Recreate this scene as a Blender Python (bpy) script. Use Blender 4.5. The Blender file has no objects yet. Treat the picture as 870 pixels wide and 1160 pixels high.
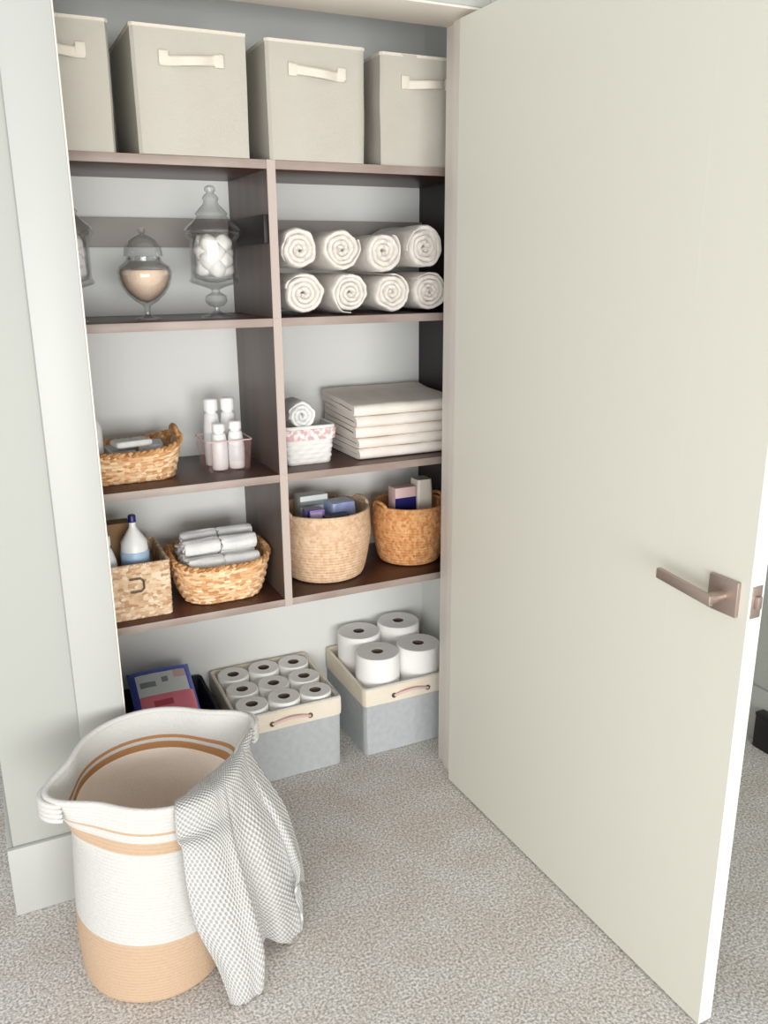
import bpy, bmesh, math, random
from math import sin, cos, pi, sqrt
from mathutils import Vector, Matrix, noise
random.seed(7)
SC = bpy.context.scene
COL = SC.collection

# ------------------------------------------------------------------ materials
def lin(c):
    c = c / 255.0
    return c / 12.92 if c <= 0.04045 else ((c + 0.055) / 1.055) ** 2.4
def rgb(r, g, b): return (lin(r), lin(g), lin(b), 1.0)

def mat(name, c, rough=0.6, var=None, vscale=20, vstr=0.5, bump=0.0, bscale=200, spec=0.5, metal=0.0,
        stretch=(1, 1, 1), detail=4, trans=0.0, alpha=1.0, sheen=0.0, contrast=(0.35, 0.65)):
    m = bpy.data.materials.new(name); m.use_nodes = True
    nt = m.node_tree; p = nt.nodes['Principled BSDF']
    p.inputs['Base Color'].default_value = rgb(*c)
    p.inputs['Roughness'].default_value = rough
    p.inputs['Metallic'].default_value = metal
    p.inputs['Specular IOR Level'].default_value = spec
    p.inputs['Transmission Weight'].default_value = trans
    p.inputs['Alpha'].default_value = alpha
    p.inputs['Sheen Weight'].default_value = sheen
    tc = nt.nodes.new('ShaderNodeTexCoord'); mp = nt.nodes.new('ShaderNodeMapping')
    mp.inputs['Scale'].default_value = stretch
    nt.links.new(tc.outputs['Object'], mp.inputs['Vector'])
    if var:
        n = nt.nodes.new('ShaderNodeTexNoise'); n.inputs['Scale'].default_value = vscale; n.inputs['Detail'].default_value = detail
        nt.links.new(mp.outputs[0], n.inputs['Vector'])
        r = nt.nodes.new('ShaderNodeMapRange'); r.inputs['From Min'].default_value = contrast[0]; r.inputs['From Max'].default_value = contrast[1]
        r.inputs['To Max'].default_value = vstr
        nt.links.new(n.outputs['Fac'], r.inputs['Value'])
        mx = nt.nodes.new('ShaderNodeMix'); mx.data_type = 'RGBA'
        mx.inputs['A'].default_value = rgb(*c); mx.inputs['B'].default_value = rgb(*var)
        nt.links.new(r.outputs[0], mx.inputs['Factor']); nt.links.new(mx.outputs['Result'], p.inputs['Base Color'])
    if bump:
        n2 = nt.nodes.new('ShaderNodeTexNoise'); n2.inputs['Scale'].default_value = bscale; n2.inputs['Detail'].default_value = 3
        nt.links.new(mp.outputs[0], n2.inputs['Vector'])
        b = nt.nodes.new('ShaderNodeBump'); b.inputs['Strength'].default_value = bump; b.inputs['Distance'].default_value = 0.004
        nt.links.new(n2.outputs['Fac'], b.inputs['Height']); nt.links.new(b.outputs[0], p.inputs['Normal'])
    return m

def glass_mat(name, tint=(251, 252, 252), amount=0.12):
    m = bpy.data.materials.new(name); m.use_nodes = True
    nt = m.node_tree; nt.nodes.clear()
    o = nt.nodes.new('ShaderNodeOutputMaterial'); t = nt.nodes.new('ShaderNodeBsdfTransparent'); g = nt.nodes.new('ShaderNodeBsdfGlossy')
    t.inputs[0].default_value = rgb(*tint); g.inputs['Roughness'].default_value = 0.04
    f = nt.nodes.new('ShaderNodeLayerWeight'); f.inputs['Blend'].default_value = amount
    r = nt.nodes.new('ShaderNodeMath'); r.operation = 'MULTIPLY_ADD'; r.inputs[1].default_value = 0.6; r.inputs[2].default_value = 0.03
    mx = nt.nodes.new('ShaderNodeMixShader')
    nt.links.new(f.outputs['Facing'], r.inputs[0]); nt.links.new(r.outputs[0], mx.inputs[0])
    nt.links.new(t.outputs[0], mx.inputs[1]); nt.links.new(g.outputs[0], mx.inputs[2]); nt.links.new(mx.outputs[0], o.inputs[0])
    return m

def weave_mat(name, c1, c2, c3, rough=0.75, us=1, vs=1):
    """colours varied strand by strand, from the UVs laid along the strands"""
    m = bpy.data.materials.new(name); m.use_nodes = True
    nt = m.node_tree; p = nt.nodes['Principled BSDF']; p.inputs['Roughness'].default_value = rough
    p.inputs['Specular IOR Level'].default_value = 0.25
    uv = nt.nodes.new('ShaderNodeTexCoord'); mp = nt.nodes.new('ShaderNodeMapping'); mp.inputs['Scale'].default_value = (us, vs, 1)
    nt.links.new(uv.outputs['UV'], mp.inputs['Vector'])
    v = nt.nodes.new('ShaderNodeTexVoronoi'); v.inputs['Scale'].default_value = 1.0; v.inputs['Randomness'].default_value = 0.55
    nt.links.new(mp.outputs[0], v.inputs['Vector'])
    sp = nt.nodes.new('ShaderNodeSeparateColor'); nt.links.new(v.outputs['Color'], sp.inputs[0])
    cr = nt.nodes.new('ShaderNodeValToRGB'); e = cr.color_ramp.elements
    e[0].color = rgb(*c1); e[1].color = rgb(*c3); x = e.new(0.5); x.color = rgb(*c2)
    nt.links.new(sp.outputs[0], cr.inputs[0]); nt.links.new(cr.outputs[0], p.inputs['Base Color'])
    n = nt.nodes.new('ShaderNodeTexNoise'); n.inputs['Scale'].default_value = 6; nt.links.new(mp.outputs[0], n.inputs['Vector'])
    b = nt.nodes.new('ShaderNodeBump'); b.inputs['Strength'].default_value = 0.4; b.inputs['Distance'].default_value = 0.002
    nt.links.new(n.outputs['Fac'], b.inputs['Height']); nt.links.new(b.outputs[0], p.inputs['Normal'])
    return m

def waffle_mat(name, light, dark, n):
    m = bpy.data.materials.new(name); m.use_nodes = True
    nt = m.node_tree; p = nt.nodes['Principled BSDF']; p.inputs['Roughness'].default_value = 0.95
    p.inputs['Specular IOR Level'].default_value = 0.1; p.inputs['Sheen Weight'].default_value = 0.2
    uv = nt.nodes.new('ShaderNodeTexCoord'); sx = nt.nodes.new('ShaderNodeSeparateXYZ'); nt.links.new(uv.outputs['UV'], sx.inputs[0])
    outs = []
    for k in range(2):
        a = nt.nodes.new('ShaderNodeMath'); a.operation = 'MULTIPLY'; a.inputs[1].default_value = n * 2 * pi
        nt.links.new(sx.outputs[k], a.inputs[0])
        s = nt.nodes.new('ShaderNodeMath'); s.operation = 'SINE'; nt.links.new(a.outputs[0], s.inputs[0]); outs.append(s)
    mu = nt.nodes.new('ShaderNodeMath'); mu.operation = 'MULTIPLY'
    nt.links.new(outs[0].outputs[0], mu.inputs[0]); nt.links.new(outs[1].outputs[0], mu.inputs[1])
    r = nt.nodes.new('ShaderNodeMapRange'); r.inputs['From Min'].default_value = -0.35; r.inputs['From Max'].default_value = 0.35
    nt.links.new(mu.outputs[0], r.inputs[0])
    mx = nt.nodes.new('ShaderNodeMix'); mx.data_type = 'RGBA'; mx.inputs['A'].default_value = rgb(*dark); mx.inputs['B'].default_value = rgb(*light)
    nt.links.new(r.outputs[0], mx.inputs['Factor']); nt.links.new(mx.outputs['Result'], p.inputs['Base Color'])
    b = nt.nodes.new('ShaderNodeBump'); b.inputs['Strength'].default_value = 0.7; b.inputs['Distance'].default_value = 0.003
    nt.links.new(mu.outputs[0], b.inputs['Height']); nt.links.new(b.outputs[0], p.inputs['Normal'])
    return m

def carpet_mat():
    m = bpy.data.materials.new('carpet'); m.use_nodes = True
    nt = m.node_tree; p = nt.nodes['Principled BSDF']; p.inputs['Roughness'].default_value = 1.0; p.inputs['Specular IOR Level'].default_value = 0.05
    tc = nt.nodes.new('ShaderNodeTexCoord')
    def nz(s, d=3):
        n = nt.nodes.new('ShaderNodeTexNoise'); n.inputs['Scale'].default_value = s; n.inputs['Detail'].default_value = d
        nt.links.new(tc.outputs['Object'], n.inputs['Vector']); return n
    a = nz(165, 6); c = nz(7, 2)
    r = nt.nodes.new('ShaderNodeValToRGB'); e = r.color_ramp.elements
    e[0].position = 0.36; e[0].color = rgb(*CARPET[0]); e[1].position = 0.64; e[1].color = rgb(*CARPET[1])
    nt.links.new(a.outputs['Fac'], r.inputs[0])
    mx = nt.nodes.new('ShaderNodeMix'); mx.data_type = 'RGBA'; mx.blend_type = 'MULTIPLY'
    r2 = nt.nodes.new('ShaderNodeMapRange'); r2.inputs['From Min'].default_value = .35; r2.inputs['From Max'].default_value = .65; r2.inputs['To Max'].default_value = .55
    nt.links.new(c.outputs['Fac'], r2.inputs[0]); nt.links.new(r2.outputs[0], mx.inputs['Factor'])
    nt.links.new(r.outputs[0], mx.inputs['A']); mx.inputs['B'].default_value = rgb(238, 230, 222)
    nt.links.new(mx.outputs['Result'], p.inputs['Base Color'])
    v = nz(260, 5)
    b = nt.nodes.new('ShaderNodeBump'); b.inputs['Strength'].default_value = 0.55; b.inputs['Distance'].default_value = 0.004
    nt.links.new(v.outputs['Fac'], b.inputs['Height']); nt.links.new(b.outputs[0], p.inputs['Normal'])
    return m

CARPET = ((168, 165, 162), (244, 241, 237))
M = {}
M['carpet'] = carpet_mat()
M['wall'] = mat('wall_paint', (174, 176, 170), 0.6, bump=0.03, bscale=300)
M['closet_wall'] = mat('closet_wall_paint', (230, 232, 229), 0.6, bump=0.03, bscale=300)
M['trim'] = mat('trim_paint', (187, 189, 185), 0.45)
M['ceiling'] = mat('ceiling_paint', (225, 222, 218), 0.8)
M['jamb'] = mat('jamb_paint', (230, 224, 216), 0.45)  # same paint as the trim, brightened to stand in for missing light
M['door'] = mat('door_paint', (219, 218, 206), 0.5)
M['edgepaint'] = mat('door_edge_paint', (222, 224, 222), 0.4)
M['nickel'] = mat('brushed_nickel', (182, 165, 155), 0.42, metal=0.85, bump=0.05, bscale=400, stretch=(1, 8, 1))
M['wood'] = mat('dark_wood', (84, 50, 38), 0.36, var=(54, 32, 26), vscale=14, vstr=0.8, stretch=(0.15, 1, 1), spec=0.5)
M['woodv'] = mat('dark_wood_panel', (104, 90, 85), 0.38, var=(76, 63, 58), vscale=14, vstr=0.8, stretch=(1, 1, 0.15), spec=0.5)
M['band'] = mat('shelf_edge_band', (150, 132, 123), 0.45, var=(176, 164, 156), vscale=10, vstr=0.7, stretch=(0.6, 1, 1))  # light falling on the shelf fronts, put into a paler colour
M['bandv'] = mat('panel_edge_band', (188, 174, 166), 0.45)  # divider fronts likewise paled for light from the front
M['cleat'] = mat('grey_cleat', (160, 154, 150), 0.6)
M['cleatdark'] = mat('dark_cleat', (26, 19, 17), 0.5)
M['linen'] = mat('cream_linen', (193, 190, 180), 0.9, var=(184, 177, 167), vscale=6, vstr=0.35, bump=0.25, bscale=260, spec=0.15)
M['linenside'] = mat('tan_lining', (205, 178, 150), 0.9, bump=0.2, bscale=260, spec=0.15)
M['strap'] = mat('cream_strap', (226, 219, 206), 0.8, bump=0.3, bscale=400, spec=0.15)
M['terry'] = mat('white_terry', (240, 235, 228), 0.97, var=(226, 218, 208), vscale=45, vstr=0.6, bump=0.85, bscale=330, spec=0.05, sheen=0.3)
M['terry2'] = mat('white_cotton', (240, 240, 238), 0.95, var=(214, 216, 216), vscale=30, vstr=0.5, bump=0.6, bscale=300, spec=0.05)
M['sheet'] = mat('white_sheet_cotton', (247, 240, 232), 0.93, var=(230, 222, 212), vscale=18, vstr=0.5, bump=0.5, bscale=260, spec=0.05)
M['glass'] = glass_mat('clear_glass', amount=0.30)
M['salt'] = mat('peach_bath_salt', (252, 220, 194), 0.8, var=(252, 232, 212), vscale=60, vstr=0.8, bump=0.7, bscale=250)
M['cotton'] = mat('cotton_wool', (246, 242, 238), 1.0, bump=0.5, bscale=90, spec=0.02)
M['wicker'] = weave_mat('wicker', (196, 140, 92), (236, 192, 146), (252, 228, 192), us=2.2, vs=1.5)
M['wickerdark'] = weave_mat('wicker_rim', (164, 112, 66), (206, 152, 100), (232, 190, 140), us=1, vs=1)
M['seagrass'] = weave_mat('seagrass', (192, 150, 114), (226, 196, 162), (244, 226, 200), us=2.2, vs=1.0)
M['jute'] = weave_mat('jute', (212, 176, 142), (224, 190, 156), (234, 204, 174), us=2)
M['jutedark'] = weave_mat('honey_jute', (192, 130, 78), (216, 158, 104), (230, 180, 128), us=2)
M['paper'] = mat('white_paper', (250, 249, 246), 0.95, bump=0.15, bscale=200, spec=0.05)
M['core'] = mat('cardboard_core', (120, 104, 90), 0.9)
M['greyfab'] = mat('grey_fabric', (190, 194, 196), 0.95, var=(172, 177, 180), vscale=50, vstr=0.5, bump=0.3, bscale=400, spec=0.05)
M['darkfab'] = mat('dark_fabric', (58, 60, 64), 0.95, bump=0.3, bscale=400, spec=0.05)
M['canvas'] = mat('cream_canvas', (240, 232, 216), 0.95, var=(222, 208, 186), vscale=8, vstr=0.5, bump=0.3, bscale=300, spec=0.05)
M['rope_w'] = mat('white_rope', (208, 207, 203), 0.95, bump=0.5, bscale=260, spec=0.05)
M['rope_t'] = mat('tan_rope', (198, 172, 146), 0.95, bump=0.5, bscale=260, spec=0.05)
M['rope_b'] = mat('caramel_rope', (182, 134, 92), 0.95, bump=0.5, bscale=260, spec=0.05)
M['rope_in'] = mat('beige_rope', (250, 236, 222), 0.95, bump=0.4, bscale=260, spec=0.05)  # same rope as outside; beige tint of the inner shade put into its colour
M['waffle'] = waffle_mat('waffle_knit', (222, 222, 219), (178, 178, 176), 36)
M['plastic_w'] = mat('white_plastic', (240, 241, 240), 0.35)
M['plastic_cap'] = mat('white_cap', (248, 248, 246), 0.3)
M['pinkclear'] = mat('pink_clear_plastic', (206, 160, 156), 0.15, trans=0.0, alpha=0.09)
M['pinkweave'] = mat('pink_white_ribbon', (214, 176, 178), 0.8, var=(244, 236, 234), vscale=60, vstr=1.0, contrast=(.45, .55))
M['whiteweave'] = mat('white_wire', (232, 230, 226), 0.6)
M['blue'] = mat('royal_blue_print', (62, 84, 190), 0.35)
M['navy'] = mat('navy_print', (34, 36, 104), 0.35)
M['lilac'] = mat('lilac_print', (158, 136, 200), 0.4)
M['lilacl'] = mat('pale_lilac_print', (212, 190, 230), 0.4)
M['sky'] = mat('pale_blue_film', (140, 156, 214), 0.3, var=(196, 206, 238), vscale=30, vstr=0.8)
M['bluelabel'] = mat('blue_label', (168, 196, 226), 0.4)
M['pink'] = mat('pink_print', (238, 136, 152), 0.35)
M['pinkpale'] = mat('pale_pink_print', (222, 190, 188), 0.5)
M['printwhite'] = mat('white_print', (226, 232, 232), 0.35)
M['printgrey'] = mat('grey_print', (140, 150, 150), 0.4)
M['printred'] = mat('deep_rose_print', (196, 84, 104), 0.4)
M['cardb'] = mat('brown_cardboard', (150, 118, 84), 0.85)
M['black'] = mat('black_plastic', (16, 16, 18), 0.4)
M['cream'] = mat('cream_pack', (222, 214, 200), 0.5)
M['greypack'] = mat('grey_pack', (206, 206, 208), 0.5, var=(176, 178, 182), vscale=30, vstr=0.7)
M['metal'] = mat('dark_metal', (110, 96, 84), 0.4, metal=0.8)

# ------------------------------------------------------------------ builders
def tag(o, label=None, cat=None, group=None, kind=None):
    if label: o['label'] = label
    if cat: o['category'] = cat
    if group: o['group'] = group
    if kind: o['kind'] = kind
    return o
def empty(name, loc=(0, 0, 0), rz=0.0):
    o = bpy.data.objects.new(name, None); o.location = loc; o.rotation_euler = (0, 0, rz); o.empty_display_size = 0.05
    COL.objects.link(o); return o
def obj(name, bm, mats, parent=None, smooth=True, loc=None, angle=40):
    me = bpy.data.meshes.new(name)
    bmesh.ops.recalc_face_normals(bm, faces=bm.faces)
    bm.to_mesh(me); bm.free()
    for m in (mats if isinstance(mats, (list, tuple)) else [mats]): me.materials.append(m)
    o = bpy.data.objects.new(name, me); COL.objects.link(o)
    if parent: o.parent = parent
    if loc: o.location = loc
    if smooth:
        me.polygons.foreach_set('use_smooth', [True] * len(me.polygons))
        try: me.set_sharp_from_angle(angle=math.radians(angle))
        except Exception: pass
    return o
def box(bm, x0, x1, y0, y1, z0, z1, bev=0.0, mi=0, seg=2):
    r = bmesh.ops.create_cube(bm, size=1.0)
    vs = r['verts']
    for v in vs:
        v.co = Vector(((x0 + x1) / 2 + v.co.x * (x1 - x0), (y0 + y1) / 2 + v.co.y * (y1 - y0), (z0 + z1) / 2 + v.co.z * (z1 - z0)))
    fs = set(f for v in vs for f in v.link_faces)
    for f in fs: f.material_index = mi
    if bev > 0:
        es = list(set(e for v in vs for e in v.link_edges))
        bmesh.ops.bevel(bm, geom=es, offset=bev, segments=seg, profile=0.5, affect='EDGES', material=mi)
    return bm
def nbox(*a, **k): return box(bmesh.new(), *a, **k)
def lathe(bm, prof, n=40, cx=0, cy=0, mi=0, cap=False):
    rings = []
    for r, z in prof:
        if r < 1e-5: rings.append([bm.verts.new((cx, cy, z))])
        else: rings.append([bm.verts.new((cx + r * cos(2 * pi * i / n), cy + r * sin(2 * pi * i / n), z)) for i in range(n)])
    for a, b in zip(rings, rings[1:]):
        for i in range(n):
            j = (i + 1) % n
            if len(a) == 1 and len(b) == 1: continue
            if len(a) == 1: f = bm.faces.new((a[0], b[i], b[j]))
            elif len(b) == 1: f = bm.faces.new((a[i], b[0], a[j]))
            else: f = bm.faces.new((a[i], b[i], b[j], a[j]))
            f.material_index = mi
    if cap:
        if len(rings[0]) > 1: bm.faces.new(rings[0]).material_index = mi
        if len(rings[-1]) > 1: bm.faces.new(rings[-1]).material_index = mi
    return bm
def tube(bm, pts, r, n=10, closed=False, mi=0, uvl=None):
    pts = [Vector(p) for p in pts]; N = len(pts); rings = []
    up = Vector((0, 0, 1)); prev = None
    for i, p in enumerate(pts):
        if closed: t = pts[(i + 1) % N] - pts[i - 1]
        else: t = pts[min(i + 1, N - 1)] - pts[max(i - 1, 0)]
        t.normalize()
        if prev is None:
            a = t.cross(up)
            if a.length < 0.1: a = t.cross(Vector((1, 0, 0)))
        else: a = prev - t * prev.dot(t)
        a.normalize(); prev = a; b = t.cross(a)
        rr = r(i / (N - 1)) if callable(r) else r
        rings.append([bm.verts.new(p + a * rr * cos(2 * pi * k / n) + b * rr * sin(2 * pi * k / n)) for k in range(n)])
    R = range(N if closed else N - 1)
    for i in R:
        A = rings[i]; B = rings[(i + 1) % N]
        for k in range(n):
            f = bm.faces.new((A[k], A[(k + 1) % n], B[(k + 1) % n], B[k])); f.material_index = mi
            if uvl:
                for l, (uu, vv) in zip(f.loops, ((i, k), (i, k + 1), (i + 1, k + 1), (i + 1, k))): l[uvl].uv = (uu * 0.5, vv / n * 2)
    if not closed:
        bm.faces.new(rings[0]).material_index = mi; bm.faces.new(rings[-1]).material_index = mi
    return bm
def rrect(hx, hy, r, n):
    """n points round a rounded rectangle of half sizes hx, hy, evenly by length"""
    r = min(r, hx * .99, hy * .99)
    segs = []
    import itertools
    cs = [(hx - r, hy - r, 0), (-(hx - r), hy - r, pi / 2), (-(hx - r), -(hy - r), pi), (hx - r, -(hy - r), 3 * pi / 2)]
    pts = []
    for cx, cy, a0 in cs:
        for k in range(9): pts.append((cx + r * cos(a0 + k * pi / 16), cy + r * sin(a0 + k * pi / 16)))
    pts.append(pts[0]); L = [0]
    for a, b in zip(pts, pts[1:]): L.append(L[-1] + math.dist(a, b))
    out = []; j = 0
    for i in range(n):
        s = L[-1] * i / n
        while L[j + 1] < s: j += 1
        t = (s - L[j]) / max(L[j + 1] - L[j], 1e-9)
        out.append((pts[j][0] + (pts[j + 1][0] - pts[j][0]) * t, pts[j][1] + (pts[j + 1][1] - pts[j][1]) * t))
    return out
def shell(outline, levels, n, thick, zf=None, disp=None, mi=None, uvs=(1, 1), floor_z=None, wob=0.0, seed=0):
    """open-topped vessel. outline(inset)->[(x,y)]*n ; levels: [(t 0..1, z, scale)]. disp(i,j)-> outward offset"""
    bm = bmesh.new(); uvl = bm.loops.layers.uv.new('UV')
    rings = []; info = []
    def ring(ins, t, z, s, j, inner):
        o = outline(ins); row = []
        for i, (x, y) in enumerate(o):
            d = disp(i, j) if (disp and not inner) else 0.0
            L = sqrt(x * x + y * y) or 1
            w = wob * noise.noise(Vector((x * 9 + seed, y * 9, z * 9))) if wob else 0
            k = s + (d + w) / L
            zz = z + (zf(math.atan2(y, x), t) if zf else 0)
            row.append(bm.verts.new((x * k, y * k, zz)))
        rings.append(row); info.append((j, inner))
    J = len(levels)
    for j, (t, z, s) in enumerate(levels): ring(0, t, z, s, j, False)
    fz = floor_z if floor_z is not None else levels[0][1] + thick
    step = max(1, J // 14)
    inn = [l for l in levels[::-step] if l[1] > fz + 0.002]
    for q, (t, z, s) in enumerate(inn): ring(thick, t, z, s, J - 1 - q * step, True)
    ring(thick, 0, fz, levels[0][2], 0, True)
    for a in range(len(rings) - 1):
        A, B = rings[a], rings[a + 1]
        for i in range(n):
            k = (i + 1) % n
            f = bm.faces.new((A[i], A[k], B[k], B[i]))
            if mi: f.material_index = mi(info[a][0], info[a + 1][1])
            for l, (uu, vv) in zip(f.loops, ((i, a), (i + 1, a), (i + 1, a + 1), (i, a + 1))): l[uvl].uv = (uu * uvs[0], vv * uvs[1])
    f = bm.faces.new(rings[-1]);  f.material_index = mi(0, True) if mi else 0
    f = bm.faces.new(rings[0]);  f.material_index = mi(0, False) if mi else 0
    return bm
def gridmesh(P, uv=(1, 1), thick=0.0):
    bm = bmesh.new(); uvl = bm.loops.layers.uv.new('UV')
    R = len(P); C = len(P[0]); V = [[bm.verts.new(p) for p in row] for row in P]
    for r in range(R - 1):
        for c in range(C - 1):
            f = bm.faces.new((V[r][c], V[r][c + 1], V[r + 1][c + 1], V[r + 1][c]))
            for l, (a, b) in zip(f.loops, ((c, r), (c + 1, r), (c + 1, r + 1), (c, r + 1))): l[uvl].uv = (a / (C - 1) * uv[0], b / (R - 1) * uv[1])
    return bm
def copy_tree(o, parent=None, loc=None, rz=None, label=None):
    c = o.copy(); COL.objects.link(c)
    if parent: c.parent = parent
    if loc is not None: c.location = loc
    if rz is not None: c.rotation_euler = (c.rotation_euler[0], c.rotation_euler[1], rz)
    if label: c['label'] = label
    for ch in list(o.children): copy_tree(ch, c)
    return c

# ------------------------------------------------------------------ setting
def struct(name, bm, m, parent=None):
    o = obj(name, bm, m, parent, angle=30)
    if not parent: o['kind'] = 'structure'
    return o
WY = 1.93; TY = 1.913; BY = 2.505; IY = 2.08
CL, CR = 0.095, 1.333          # closet interior
OL, OR = 0.217, 1.168          # opening
OH = 2.072
bm = bmesh.new(); box(bm, -2.2, 2.16, -4.2, 4.2, -0.05, 0.0); struct('floor', bm, M['carpet'])
bm = bmesh.new(); box(bm, -0.067, OL - 0.012, WY, IY, 0, 2.44); struct('wall_left', bm, M['wall'])
struct('wall_closet_left', nbox(-0.067, CL, IY, 2.62, 0, 2.44), M['wall'])
struct('wall_back', nbox(CL, CR, BY, 2.62, 0, 2.44), M['closet_wall'])
bm = bmesh.new(); box(bm, OR + 0.012, 2.16, WY, IY, 0, 2.44); struct('wall_right', bm, M['wall'])
struct('wall_closet_right', nbox(CR, 1.45, IY, 2.62, 0, 2.44), M['closet_wall'])
struct('wall_header', nbox(OL - 0.012, OR + 0.012, WY, IY, OH + 0.012, 2.44), M['wall'])
struct('wall_far', nbox(-2.2, -0.067, 4.0, 4.1, 0, 2.44), M['wall'])
struct('wall_side', nbox(2.16, 2.26, -1.6, 4.2, 0, 2.44), M['wall'])
struct('ceiling', nbox(CL, CR, IY, BY, 2.44, 2.5), M['ceiling'])
# jambs and casing
bm = bmesh.new(); box(bm, OL - 0.012, OL, TY + 0.004, IY, 0, OH, 0.001); box(bm, OR, OR + 0.012, TY + 0.004, IY, 0, OH, 0.001)
box(bm, OL - 0.012, OR + 0.012, TY + 0.004, IY, OH, OH + 0.012, 0.001)
box(bm, OR - 0.011, OR, 1.992, 2.03, 0, OH - 0.0, 0.001)
struct('trim_1', bm, M['jamb'])
struct('trim_2', nbox(0.109, OL - 0.004, TY, WY, 0, 2.19, 0.003), M['trim'])
struct('trim_3', nbox(OR + 0.024, OR + 0.13, TY, WY, 0, 2.19, 0.003), M['trim'])
struct('trim_4', nbox(OL - 0.004, OR + 0.024, TY, WY, OH + 0.005, 2.19, 0.003), M['trim'])
bm = bmesh.new(); box(bm, -0.081, 0.109, TY + .002, WY, 0, 0.183, 0.003); box(bm, -0.081, -0.067, WY, 2.62, 0, 0.183, 0.003); struct('baseboard_left', bm, M['trim'])
bm = bmesh.new(); box(bm, OR + 0.13, 2.146, TY + .002, WY, 0, 0.183, 0.003); struct('baseboard_right', bm, M['trim'])
struct('baseboard_side', nbox(2.146, 2.16, -1.6, TY, 0, 0.183, 0.003), M['trim'])

# door: hinged at the right jamb, swung out towards the viewer
D = empty('door_1', (1.132, 1.951, 0), math.radians(-88.3)); D['kind'] = 'structure'
bm = bmesh.new()
W = 0.980; T = 0.036
# local: x along the door, y: +y is the thickness side (world +x)
plan = [(0, 0), (0.7963, 0.0), (0.7966, 0.0002), (0.7969, 0), (W, 0), (W, T), (0, T)]
lo = [bm.verts.new((x, y, 0.006)) for x, y in plan]; hi = [bm.verts.new((x, y, 2.06)) for x, y in plan]
bm.faces.new(lo); bm.faces.new(hi)
ff = []
for i in range(len(plan)):
    j = (i + 1) % len(plan); f = bm.faces.new((lo[i], lo[j], hi[j], hi[i]))
    if i == 4: f.material_index = 1
obj('slab', bm, [M['door'], M['edgepaint']], D, smooth=False)
lp = obj('latch_plate', nbox(W - 0.0005, W + 0.0015, 0.006, 0.03, 0.90, 0.96, 0.0005), M['nickel'], D)
lb = obj('latch_bolt', nbox(W + 0.001, W + 0.009, 0.012, 0.024, 0.918, 0.942, 0.002), M['nickel'], D)
for s in (-1,):
    H = obj('door_handle', nbox(0.897, 0.961, -0.009, 0.0, 0.897, 0.963, 0.0015), M['nickel'], D)
    bm = bmesh.new()
    box(bm, 0.810, 0.940, -0.052, -0.041, -0.010, 0.010, 0.002)
    for v in bm.verts:
        v.co.z += 0.93 + (0.929 - v.co.x) * 0.10
    tube(bm, [(0.929, -0.008, 0.93), (0.929, -0.042, 0.93)], 0.0105, 16)
    obj('lever', bm, M['nickel'], H)
for z in (0.25, 1.05, 1.83):
    bm = bmesh.new(); tube(bm, [(-0.004, T + 0.003, z - .045), (-0.004, T + 0.003, z + .045)], 0.005, 12); obj('hinge', bm, M['nickel'], D)

# ------------------------------------------------------------------ shelving unit
U = empty('shelving_unit', (0.72, 2.33, 0.57)); tag(U, 'dark-stained wooden closet shelving unit with a centre divider, pale front edges', 'shelving unit')
def upart(name, bm, m, parent=U):
    for v in bm.verts: v.co -= Vector((0.72, 2.33, 0.57))
    return obj(name, bm, m, parent, angle=30)
FY = 2.15
SL, SRr = 0.097, 1.331
ZS = (1.753, 1.372, 0.957, 0.594)
TH = 0.021
for z in ZS:
    s = upart('shelf', nbox(SL + .016, SRr - .016, FY + 0.0015, BY - 0.002, z - TH, z, 0.0008), M['wood'])
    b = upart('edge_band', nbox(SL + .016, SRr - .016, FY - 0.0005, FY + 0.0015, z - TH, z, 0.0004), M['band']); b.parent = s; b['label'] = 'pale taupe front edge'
for a, b_ in zip(ZS, ZS[1:]):
    d = upart('divider', nbox(0.704, 0.726, FY - 0.002 + .002, BY - 0.002, b_ + .0003, a - TH - .0003), M['woodv'])
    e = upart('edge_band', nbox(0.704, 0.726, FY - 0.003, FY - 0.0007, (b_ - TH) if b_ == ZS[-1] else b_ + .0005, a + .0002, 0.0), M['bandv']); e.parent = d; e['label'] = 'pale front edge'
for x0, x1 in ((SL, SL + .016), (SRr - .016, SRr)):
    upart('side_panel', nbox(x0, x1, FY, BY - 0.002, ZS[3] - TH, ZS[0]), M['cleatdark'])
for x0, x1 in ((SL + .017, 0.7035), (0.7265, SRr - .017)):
    c = upart('back_cleat', nbox(x0, x1, BY - 0.021, BY - 0.002, 1.554, 1.630, 0.001), M['cleat']); c['label'] = 'grey rail along the back wall'  # thin grey strip across the back wall
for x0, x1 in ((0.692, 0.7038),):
    c = upart('side_cleat', nbox(x0, x1, FY + .004, BY - 0.022, 1.557, 1.626, 0.001), M['cleatdark']); c['label'] = 'dark rail on the divider'  # thin near-black strip along the divider's left face

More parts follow.
